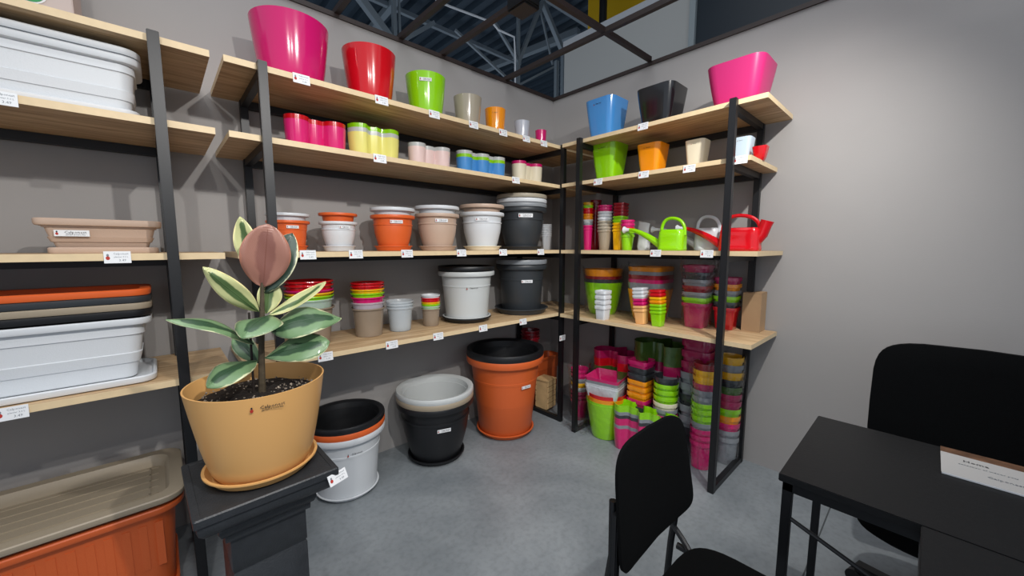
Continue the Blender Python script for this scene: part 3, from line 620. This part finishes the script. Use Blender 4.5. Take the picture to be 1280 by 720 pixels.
# ------------------------------------------------------------------ right rack, floor
g = 'film-wrapped stacks on the floor under the right rack'
cup_stack(-.375, -.895, 0, .148, .27, ['lime', 'lime', 'orange', 'red'], [.016, .028, .028, 0], 'under the wide square pots on the floor', g, style='sleek', rb=.7, wrap=True, what='large round pot', name='plant_pot', cat='pot')
cup_stack(-.375, -.895, .285, .128, .11, ['white', 'white', 'silver', 'magenta'], [.02, .022, .022, 0], 'on top of the lime round pots', g, style='sleek', rb=.8, wrap=True, what='wide square pot', name='square_pot', cat='pot', shape=rrect(0, 0, .18, 5), sk='s', rz=12)
cup_stack(-.30, -.585, 0, .072, .17, ['darkmagenta', 'darkmagenta', 'darkmagenta', 'lightgrey', 'yelloworange', 'silver', 'magenta', 'magenta'], .036, 'in the floor bag between corner posts', g, wrap=True, what='round pot', name='plant_pot', cat='pot')
film('clear film bag around the magenta stack between the corner posts', -.30, -.585, 0, .085, .45, 5, .02)
WB = wavy(2, .085, .035)
wave_stack(-.14, -.83, 0, WB, 'wb', .095, .22, ['lime', 'anthracite', 'magenta', 'silver', 'darkgreen', 'red', 'darkmagenta'], 'wavy planter', g, rz=-90, dz=.062, place='at the wall behind the lime pots', wrap=True)
wave_stack(-.14, -1.19, 0, WB, 'wb2', .10, .25, ['anthracite', 'anthracite', 'silver', 'anthracite', 'silver', 'darkmagenta', 'darkgreen', 'darkgreen'], 'wavy planter', g, rz=-90, dz=.068, place='at the wall with dark green top', wrap=True)
cup_stack(-.15, -1.455, 0, .095, .20, ['anthracite', 'silver', 'silver', 'anthracite', 'silver', 'silver', 'darkmagenta', 'darkmagenta', 'darkmagenta'], .075, 'at the wall under the tall tower', g, shape=SQ2, sk='q', rb=.8, what='square pot', style='cup', wrap=True, name='square_pot', cat='pot')
cup_stack(-.295, -1.12, 0, .074, .15, ['red', 'silver', 'darkmagenta', 'anthracite', 'magenta', 'orange', 'orange', 'orange', 'anthracite', 'anthracite', 'magenta'], .046, 'in the square floor tower', g, shape=SQ, sk='s', rb=.8, what='square pot', style='cup', wrap=True, name='square_pot', cat='pot')
cup_stack(-.295, -1.305, 0, .080, .15, ['silver', 'anthracite', 'silver', 'magenta', 'silver', 'cream', 'lime', 'lime', 'lime', 'anthracite'], .043, 'in the round floor tower with black top', g, rb=.8, what='round pot', style='cup', wrap=True, name='plant_pot', cat='pot')
WC = wavy(3, .078, .018)
wave_stack(-.42, -1.235, 0, WC, 'wc', .068, .15, ['magenta', 'silver', 'magenta', 'magenta', 'anthracite', 'silver', 'lime', 'lime'], 'wavy five-cup planter', g, rz=-90, dz=.024, place='behind the black chair', wrap=True)
cup_stack(-.285, -1.548, 0, .072, .18, ['magenta', 'magenta', 'magenta', 'silver', 'lime', 'lime', 'lime', 'silver', 'silver', 'darkmagenta', 'yelloworange', 'yelloworange', 'darkred'], .042, 'in the floor tower left of front post', g, rb=.8, what='round pot', style='cup', wrap=True, name='plant_pot', cat='pot')
cup_stack(-.10, -1.632, 0, .074, .18, ['silver', 'silver', 'magenta', 'orange', 'lime', 'darkmagenta', 'darkmagenta', 'darkgreen', 'anthracite', 'yelloworange', 'silver', 'yelloworange'], .048, 'in the floor tower inside the end frame', g, rb=.8, what='round pot', style='cup', wrap=True, name='plant_pot', cat='pot')
film('clear film sleeve around the round tower left of the front post', -.285, -1.548, 0, .083, .69, 7)
film('clear film sleeve around the round tower inside the end frame', -.10, -1.632, 0, .083, .71, 8)
# crumpled film on the floor
rnd = random.Random(4); bm = bmesh.new(); bmesh.ops.create_grid(bm, x_segments=16, y_segments=16, size=.11)
for v in bm.verts:
    r = v.co.length; v.co.z = .012 + .05 * max(0, 1 - r / .13) + rnd.uniform(0, .028); v.co.x += rnd.uniform(-.008, .008); v.co.y += rnd.uniform(-.008, .008)
o = finish('crumpled_film', bm, M_film, loc=(-.44, -.71, 0)); tag(o, 'loose crumpled clear film on the floor at the foot of the post', 'film wrap')

# ------------------------------------------------------------------ pedestal and potted rubber plant
PX, PY = -2.572, -1.045
t = thing('pedestal', 'charcoal classical plastic pedestal carrying the big ochre pot', 'pedestal', (PX, PY, 0), R(1.5))
sh = rrect(0, 0, .03, 3)
finish('top_slab', loft(bmesh.new(), sh, [(.179, .672), (.182, .676), (.182, .695), (.179, .699), (.165, .699), (.164, .697), (.12, .697)]), M_ped, t)
finish('capital', loft(bmesh.new(), sh, [(.112, .56), (.113, .578), (.122, .585), (.128, .60), (.126, .612), (.142, .622), (.162, .632), (.172, .645), (.176, .66), (.174, .672)]), M_ped, t)
finish('shaft', loft(bmesh.new(), sh, [(.100, .09), (.100, .44), (.0965, .445), (.0965, .45), (.100, .455), (.1, .56)]), M_ped, t)
finish('plinth', loft(bmesh.new(), sh, [(.16, 0), (.16, .05), (.145, .06), (.12, .075), (.11, .09)]), M_ped, t)
pt = price(t, .176, -.183, .668, tx=-12); pt.scale = (.95, 1, .8); pt.rotation_euler = (R(-25), 0, R(18))
t = thing('planter_saucer', 'ochre saucer on the charcoal pedestal', 'saucer', (PX + .01, PY - .005, .6995))
finish('dish', loft(bmesh.new(), rrect(0, 0, 1, 16), saucer_rings(.156, .03)), M_ochre, t)
t = thing('planter', 'big ochre round pot with brand print on the charcoal pedestal', 'pot', (PX + .012, PY - .005, .7065))
t.rotation_euler = (0, 0, 0)
HP = .281
bm = loft(bmesh.new(), rrect(0, 0, 1, 16), [(.186 * .64, 0), (.186 * .67, .004)] + [(.186 * (.67 + .33 * (i / 12) ** .68), HP * i / 12) for i in range(1, 13)] + [(.1815, HP), (.174, HP - .05), (.15, .09), (.118, .02)])
finish('pot_body', bm, M_ochre, t)
stick(t, (.186 * math.cos(R(-92)) * .985, .186 * math.sin(R(-92)) * .985, HP - .032), -96, .095, False, 'logo_print', lean=10)
bm = bmesh.new(); rnd = random.Random(2); rg = [(0.0001, 0)] + [(.172 * k / 6, k) for k in range(1, 7)]
pr_ = None
c0 = bm.verts.new((0, 0, .012))
for r_, k in rg[1:]:
    cur = [bm.verts.new((r_ * math.cos(2 * PI * i / 30), r_ * math.sin(2 * PI * i / 30), .012 * (1 - r_ / .17) + rnd.uniform(-.006, .006))) for i in range(30)]
    for i in range(30):
        if pr_: bm.faces.new((pr_[i], pr_[(i + 1) % 30], cur[(i + 1) % 30], cur[i]))
        else: bm.faces.new((c0, cur[i], cur[(i + 1) % 30]))
    pr_ = cur
s_ = finish('soil', bm, M_soil, t, loc=(0, 0, HP - .055)); s_['label'] = 'dark crumbly potting soil'
rnd = random.Random(9); bm = bmesh.new()
for i in range(420):
    a = rnd.uniform(0, 2 * PI); r_ = .165 * math.sqrt(rnd.random()); s = rnd.uniform(.0008, .0026)
    if not (-2.9 < math.atan2(math.sin(a), math.cos(a)) < .4) and rnd.random() < .6: continue
    mtx = Matrix.Translation((r_ * math.cos(a), r_ * math.sin(a), HP - .05 + rnd.uniform(0, .006))) @ Euler((rnd.uniform(0, 3), rnd.uniform(0, 3), 0)).to_matrix().to_4x4()
    bmesh.ops.create_cube(bm, size=s * 2, matrix=mtx)
ch = finish('gravel', bm, mat('gravel_mix', '9A8E80', .9, var=.5, vscale=90), t, smooth=0); ch['kind'] = 'stuff'
# plant
def leaf_mat(name, green, dark, edge, under):
    m = bpy.data.materials.new(name); m.use_nodes = True; nt = m.node_tree; b = nt.nodes['Principled BSDF']
    uv = nt.nodes.new('ShaderNodeUVMap'); uv.uv_map = 'uv'; sp = nt.nodes.new('ShaderNodeSeparateXYZ'); nt.links.new(uv.outputs[0], sp.inputs[0])
    n = nt.nodes.new('ShaderNodeTexNoise'); n.inputs['Scale'].default_value = 22; n.inputs['Detail'].default_value = 4; tc = nt.nodes.new('ShaderNodeTexCoord'); nt.links.new(tc.outputs['Object'], n.inputs['Vector'])
    def mth(op, a, b_=None, v=None):
        x = nt.nodes.new('ShaderNodeMath'); x.operation = op; nt.links.new(a, x.inputs[0])
        if b_ is not None: nt.links.new(b_, x.inputs[1])
        if v is not None: x.inputs[1].default_value = v
        return x.outputs[0]
    s = mth('MULTIPLY', mth('SUBTRACT', n.outputs['Fac'], v=.5), v=.55)
    e = mth('ADD', sp.outputs[0], s); r = nt.nodes.new('ShaderNodeValToRGB'); cr = r.color_ramp; cr.interpolation = 'LINEAR'
    cr.elements[0].position = .30; cr.elements[0].color = lin(dark); cr.elements[1].position = .965; cr.elements[1].color = lin(edge)
    k = cr.elements.new(.42); k.color = lin(green); k = cr.elements.new(.90); k.color = lin(green); 
    nt.links.new(e, r.inputs[0])
    geo = nt.nodes.new('ShaderNodeNewGeometry'); mx = nt.nodes.new('ShaderNodeMix'); mx.data_type = 'RGBA'; nt.links.new(geo.outputs['Backfacing'], mx.inputs[0]); nt.links.new(r.outputs[0], mx.inputs[6]); mx.inputs[7].default_value = lin(under)
    nt.links.new(mx.outputs[2], b.inputs['Base Color']); b.inputs['Roughness'].default_value = .38; b.inputs['Coat Weight'].default_value = .15
    # fine side veins
    wv = nt.nodes.new('ShaderNodeTexWave'); wv.inputs['Scale'].default_value = 9; mp = nt.nodes.new('ShaderNodeMapping'); mp.inputs['Rotation'].default_value = (0, 0, R(65)); nt.links.new(uv.outputs[0], mp.inputs[0]); nt.links.new(mp.outputs[0], wv.inputs['Vector'])
    bp = nt.nodes.new('ShaderNodeBump'); bp.inputs['Strength'].default_value = .12; bp.inputs['Distance'].default_value = .003; nt.links.new(wv.outputs['Fac'], bp.inputs['Height']); nt.links.new(bp.outputs[0], b.inputs['Normal'])
    return m
L_green = leaf_mat('leaf_variegated', '6C8A62', '2E4A32', 'D9DCB0', '8FA07A')
L_cream = leaf_mat('leaf_cream', 'B9BC86', '4A6238', 'E8DCA0', 'C0B98C')
L_brown = leaf_mat('leaf_russet', '95685A', '7E5248', 'A8705C', '95685A')
L_dark = leaf_mat('leaf_dark', '33453A', '24342C', 'D8D8B4', 'B9BC9A')
plant = thing('rubber_plant', 'variegated rubber plant with one russet leaf in the ochre pot', 'plant', (PX + .012, PY - .005, .93))
plant.location = (-2.553, -1.05, .93)
def leaf(base, tip, width, face, m, bow=.02, fold=.25, label=None, tipcurl=0, wpos=.5, side_curl=0, ex=.72):
    """blade from base to tip; face = direction its upper side looks; bow lifts the middle; fold raises the margins"""
    O = Vector((-2.553, -1.05, .93)); a, b = Vector(base) - O, Vector(tip) - O; d = (b - a); L = d.length; d.normalize()
    nrm = Vector(face); nrm = (nrm - d * nrm.dot(d)).normalized(); u = d.cross(nrm).normalized()
    NS, NW = 22, 8; bm = bmesh.new(); uvl = bm.loops.layers.uv.new('uv'); grid = []
    for i in range(NS + 1):
        s = i / NS; wprof = math.sin(PI * min(s, 1) ** (math.log(.5) / math.log(wpos))) ** ex if 0 < s < 1 else .02
        row = []
        for j in range(NW + 1):
            c = j / NW * 2 - 1; hw = width / 2 * wprof
            p = a + d * L * s + nrm * (bow * math.sin(PI * s) + fold * hw * abs(c) ** 1.5 - tipcurl * s ** 3 + .0025 * math.sin(9 * s + 3 * c)) + u * (c * hw) + u * side_curl * math.sin(PI * s)
            row.append(bm.verts.new(p))
        grid.append(row)
    for i in range(NS):
        for j in range(NW):
            f = bm.faces.new((grid[i][j], grid[i][j + 1], grid[i + 1][j + 1], grid[i + 1][j]))
            for lp, (ii, jj) in zip(f.loops, ((i, j), (i, j + 1), (i + 1, j + 1), (i + 1, j))):
                lp[uvl].uv = (max(abs(jj / NW * 2 - 1), max(0, ii / NS - .8) * 4.5), ii / NS)
    me = bpy.data.meshes.new('leaf'); bm.to_mesh(me)
    # make the upper side look along face
    bm.free(); me.materials.append(m); me.polygons.foreach_set('use_smooth', [True] * len(me.polygons))
    if me.polygons[len(me.polygons) // 2].normal.dot(nrm) < 0: me.flip_normals()
    o = bpy.data.objects.new('leaf', me); C.objects.link(o); o.parent = plant
    md = o.modifiers.new('thick', 'SOLIDIFY'); md.thickness = .0008; md.offset = 0
    mid = bmesh.new(); tube(mid, [a + d * L * s + nrm * (bow * math.sin(PI * s) - tipcurl * s ** 3 + .0025 * math.sin(9 * s)) + u * side_curl * math.sin(PI * s) for s in [k / 12 for k in range(12)]], [.0022 - .0013 * k / 12 for k in range(12)], 5)
    mr_ = finish('midrib', mid, m, o)
    if label: o['label'] = label
    return o
toC = Vector((-.14, -.99, .3))
leaf((-2.53, -1.05, 1.275), (-2.510, -1.075, 1.470), .134, (-.1, -1, .15), L_brown, bow=.006, fold=.15, label='upright russet-brown young leaf', wpos=.52, ex=.6)
leaf((-2.552, -1.03, 1.33), (-2.572, -1.02, 1.492), .062, (-.3, -1, .1), L_cream, bow=-.008, fold=.3, label='narrow cream and green leaf behind the russet one')
leaf((-2.524, -1.035, 1.255), (-2.432, -1.02, 1.445), .11, (-.5, -1, .25), L_dark, bow=.012, fold=.1, label='dark green leaf with cream edge behind the russet one')
leaf((-2.545, -1.05, 1.20), (-2.675, -1.09, 1.345), .062, (-.6, -.45, .6), L_cream, bow=.016, fold=-.2, wpos=.5)
leaf((-2.565, -1.05, 1.10), (-2.757, -1.09, 1.213), .062, (-.1, -.42, .9), L_green, bow=.022, fold=-.2, tipcurl=.008, wpos=.52)
leaf((-2.505, -1.055, 1.18), (-2.605, -1.17, 1.165), .125, (-.1, -.30, 1), L_green, bow=.016, fold=-.25, tipcurl=.02, wpos=.5, ex=.8)
leaf((-2.52, -1.05, 1.185), (-2.36, -1.10, 1.285), .045, (-.3, -.7, .7), L_cream, bow=-.014, fold=.2, ex=.6)
leaf((-2.515, -1.05, 1.130), (-2.309, -1.08, 1.160), .125, (.05, -.62, .8), L_green, bow=.026, fold=-.1, tipcurl=.012, wpos=.42, ex=.85)
leaf((-2.54, -1.05, 1.05), (-2.362, -1.115, 1.085), .105, (.0, -.75, .7), L_green, bow=.014, fold=-.1, wpos=.62, ex=.65)
leaf((-2.56, -1.05, 1.045), (-2.690, -1.12, 1.010), .10, (-.2, -.45, .9), L_green, bow=.022, fold=-.2, wpos=.55)
leaf((-2.525, -1.04, 1.19), (-2.503, -1.03, 1.30), .07, (.1, -1, .1), L_cream, bow=.0, fold=.3)
leaf((-2.552, -1.02, 1.03), (-2.60, -.93, 1.12), .06, (-.3, -.8, .4), L_green, bow=.01, fold=.1)
bm = bmesh.new(); tube(bm, [(0, 0, -.02), (.004, 0, .07), (.008, .0, .16), (.016, 0, .26), (.022, 0, .36)], [.011, .0095, .0085, .007, .005], 9)
finish('stem', bm, mat('plant_stem', '4A4030', .8, var=.25, vscale=40, bump=.3, bscale=80), plant)
bm = bmesh.new(); tube(bm, [(-.02, .004, -.02), (-.018, .0, .27)], .0035, 7)
o = finish('support_stake', bm, mat('dark_stake', '241C18', .8), plant); o['label'] = 'thin dark support stake tied to the stem'

# ------------------------------------------------------------------ desk, brochure
t = thing('desk', 'black L-shaped desk with thin square steel legs in front of the right wall', 'desk', (-1.2, -2.9, 0))
def dk(nm, lo, hi, m=M_desk, bev=.002): finish(nm, B(tuple(a - b for a, b in zip(lo, (-1.2, -2.9, 0))), tuple(a - b for a, b in zip(hi, (-1.2, -2.9, 0))), bev=bev), m, t, smooth=0)
dk('desktop', (-1.487, -3.7, .728), (-.92, -2.203, .75))
dk('desktop', (-2.15, -3.15, .728), (-1.4885, -2.486, .75))
for x, y in ((-1.478, -2.212), (-.952, -2.212), (-1.478, -3.68), (-.952, -3.68)): dk('leg', (x, y - .024, 0), (x + .024, y, .728), M_black)
for x, y in ((-2.14, -2.51), (-2.14, -3.14)): dk('leg', (x, y, 0), (x + .024, y + .024, .728), M_black)
dk('frame_rail', (-1.478, -2.236, .70), (-.93, -2.212, .728), M_black); dk('frame_rail', (-1.478, -3.68, .70), (-1.454, -2.236, .728), M_black); dk('frame_rail', (-.952, -3.68, .70), (-.928, -2.236, .728), M_black)
dk('frame_rail', (-2.14, -2.51, .70), (-1.49, -2.486, .728), M_black)
bm = bmesh.new(); tube(bm, [(-1.466 + 1.2, -2.224 + 2.9, .62), (-1.466 + 1.2, -2.66 + 2.9, .46)], .006, 8); finish('brace_bar', bm, M_black, t)
t = thing('brochure', 'white printed brochure with a brown photo band lying on the black desk', 'brochure', (-1.035, -2.60, .751), R(0))
finish('cover_page', B((-.105, -.10, .004), (.105, .08, .005)), mat('brochure_white', 'C9C6C2', .45), t, smooth=0)
finish('inside_pages', B((-.108, -.10, 0), (.103, .079, .004)), M_paper, t, smooth=0)
bm = bmesh.new(); box(bm, (.06, -.10, .005), (.105, .08, .0055)); finish('photo_band', bm, mat('brown_photo', '6E4E38', .45, var=.5, vscale=25), t, smooth=0)
def lettering(s, size, x, y, par, m, nm='lettering', rz=-90):
    me = text_mesh(s, size).copy(); me.materials.clear(); me.materials.append(m)
    o = bpy.data.objects.new(nm, me); C.objects.link(o); o.parent = par; o.location = (x, y, .0058); o.rotation_euler = (0, 0, R(rz)); return o
lettering('Home', .02, .02, .01, t, M_ink); lettering('collection of indoor pots', .011, -.01, -.01, t, M_inkgrey); lettering('Calponest', .016, -.055, -.04, t, M_inkgrey)
bm = loft(bmesh.new(), ROUND, [(.007, 0), (.007, .001)]); finish('emblem', bm, M_inkred, t, loc=(-.055, -.088, .0052))

# ------------------------------------------------------------------ chairs
def sheet(outline, depth, thick, axis_pts=None):
    """bent panel in XZ; outline = (x,z) points; y given by depth(x,z)"""
    bm = bmesh.new(); n = len(outline); cx = sum(p[0] for p in outline) / n; cz = sum(p[1] for p in outline) / n; K = 6
    sides = []
    for off in (0, thick):
        c = bm.verts.new((cx, depth(cx, cz) + off, cz)); rings = []
        for k in range(1, K + 1):
            s = k / K; e = (1 - .0 * s)
            rings.append([bm.verts.new((cx + (x - cx) * s, depth(cx + (x - cx) * s, cz + (z - cz) * s) + off + (thick * .25 * (1 if off == 0 else -1) if k == K else 0), cz + (z - cz) * s)) for x, z in outline])
        for i in range(n): bm.faces.new((c, rings[0][i], rings[0][(i + 1) % n]))
        for a, b in zip(rings, rings[1:]):
            for i in range(n): bm.faces.new((a[i], a[(i + 1) % n], b[(i + 1) % n], b[i]))
        sides.append(rings[-1])
    for i in range(n): bm.faces.new((sides[0][i], sides[0][(i + 1) % n], sides[1][(i + 1) % n], sides[1][i]))
    return bm
def superell(hw, z0, z1, topk=.5, botk=.5, n=40, flare=0):
    out = []; zc, hh = (z0 + z1) / 2, (z1 - z0) / 2
    for i in range(n):
        a = 2 * PI * i / n; c, s = math.cos(a), math.sin(a); k = topk if s > 0 else botk
        z = zc + math.copysign(abs(s) ** k, s) * hh; x = math.copysign(abs(c) ** k, c) * (hw + flare * (z - zc) / hh)
        out.append((x, z))
    return out
CX, CY = -1.775, -1.985
t = thing('stacking_chair', 'black fabric chair with tubular legs pushed up to the short desk wing', 'chair', (CX, CY, 0))
finish('backrest', sheet(superell(.200, .585, .893, .40, .24, flare=-.012), lambda x, z: -.008 - .35 * x * x + .13 * (z - .605), .018), M_chair, t)
def seat_bm(hw, y0, y1, z, th, k=.45, n=40):
    bm = bmesh.new(); pts = []
    for i in range(n):
        a = 2 * PI * i / n; c, s = math.cos(a), math.sin(a); pts.append((math.copysign(abs(c) ** k, c) * hw, (y0 + y1) / 2 + math.copysign(abs(s) ** k, s) * (y1 - y0) / 2))
    prev = None; first = None
    for sc, zz in ((.9, z - th), (.985, z - th * .75), (1, z - th * .35), (.985, z - .006), (.93, z), (.6, z - .006), (.25, z - .009)):
        cur = [bm.verts.new((x * sc, (y0 + y1) / 2 + (y - (y0 + y1) / 2) * sc, zz)) for x, y in pts]
        if prev:
            for i in range(n): bm.faces.new((prev[i], prev[(i + 1) % n], cur[(i + 1) % n], cur[i]))
        else: first = cur
        prev = cur
    bm.faces.new(first[::-1]); bm.faces.new(prev); return bm
finish('seat', seat_bm(.232, -.45, -.015, .47, .035), M_chair, t)
for s in (-1, 1):
    x = s * .192
    bm = bmesh.new(); tube(bm, [(x + s * .02, .075, 0), (x + s * .008, .045, .43), (x, .022, .62), (x - s * .01, .03, .76)], .0105, 9); finish('leg', bm, M_black, t)
    bm = bmesh.new(); tube(bm, [(x + s * .03, -.45, 0), (x + s * .012, -.41, .40), (x, -.37, .432), (x, .02, .432)], .0105, 9); finish('leg', bm, M_black, t)
    finish('back_bracket', B((x - .01, .005, .56), (x + .01, .022, .74), bev=.003), M_black, t)
    bm = bmesh.new(); tube(bm, bez((x, .045, .50), (x, -.01, .455), (x * .8, -.05, .44), 5), .009, 8); finish('seat_bracket', bm, M_black, t)
OX, OY = -.50, -2.62
t = thing('office_chair', 'large black office swivel chair behind the desk against the right wall', 'office chair', (OX, OY, 0), R(-90))
# local: -y of the chair points to the desk (room -x)
finish('backrest', sheet(superell(.30, .50, 1.005, .34, .4, flare=.0), lambda x, z: -.0 - .9 * x * x + .06 * (z - .6), .045), M_chair, t)
finish('seat', seat_bm(.29, -.60, -.04, .50, .075), M_chair, t)
bm = bmesh.new(); tube(bm, [(0, -.10, .44), (0, .03, .44), (0, .05, .52), (0, .06, .75)], .025, 10, flat=.6); finish('back_support', bm, M_black, t)
bm = bmesh.new(); tube(bm, [(0, -.28, .10), (0, -.28, .43)], .026, 12); finish('gas_column', bm, M_black, t)
bs = finish('star_base', (lambda bm: ([beam(bm, (0, -.28, .10), (.29 * math.cos(R(a)), -.28 + .29 * math.sin(R(a)), .075), .04, .03) for a in (20, 92, 164, 236, 308)], bm)[1])(bmesh.new()), M_black, t, smooth=0)
for a in (20, 92, 164, 236, 308):
    cx_, cy_ = .29 * math.cos(R(a)), -.28 + .29 * math.sin(R(a)); bm = bmesh.new()
    for s in (-.012, .012): tube(bm, [(cx_ + (s - .009) * math.sin(R(a)), cy_ - (s - .009) * math.cos(R(a)), .03), (cx_ + (s + .009) * math.sin(R(a)), cy_ - (s + .009) * math.cos(R(a)), .03)], .03, 14)
    finish('caster', bm, M_black, t)
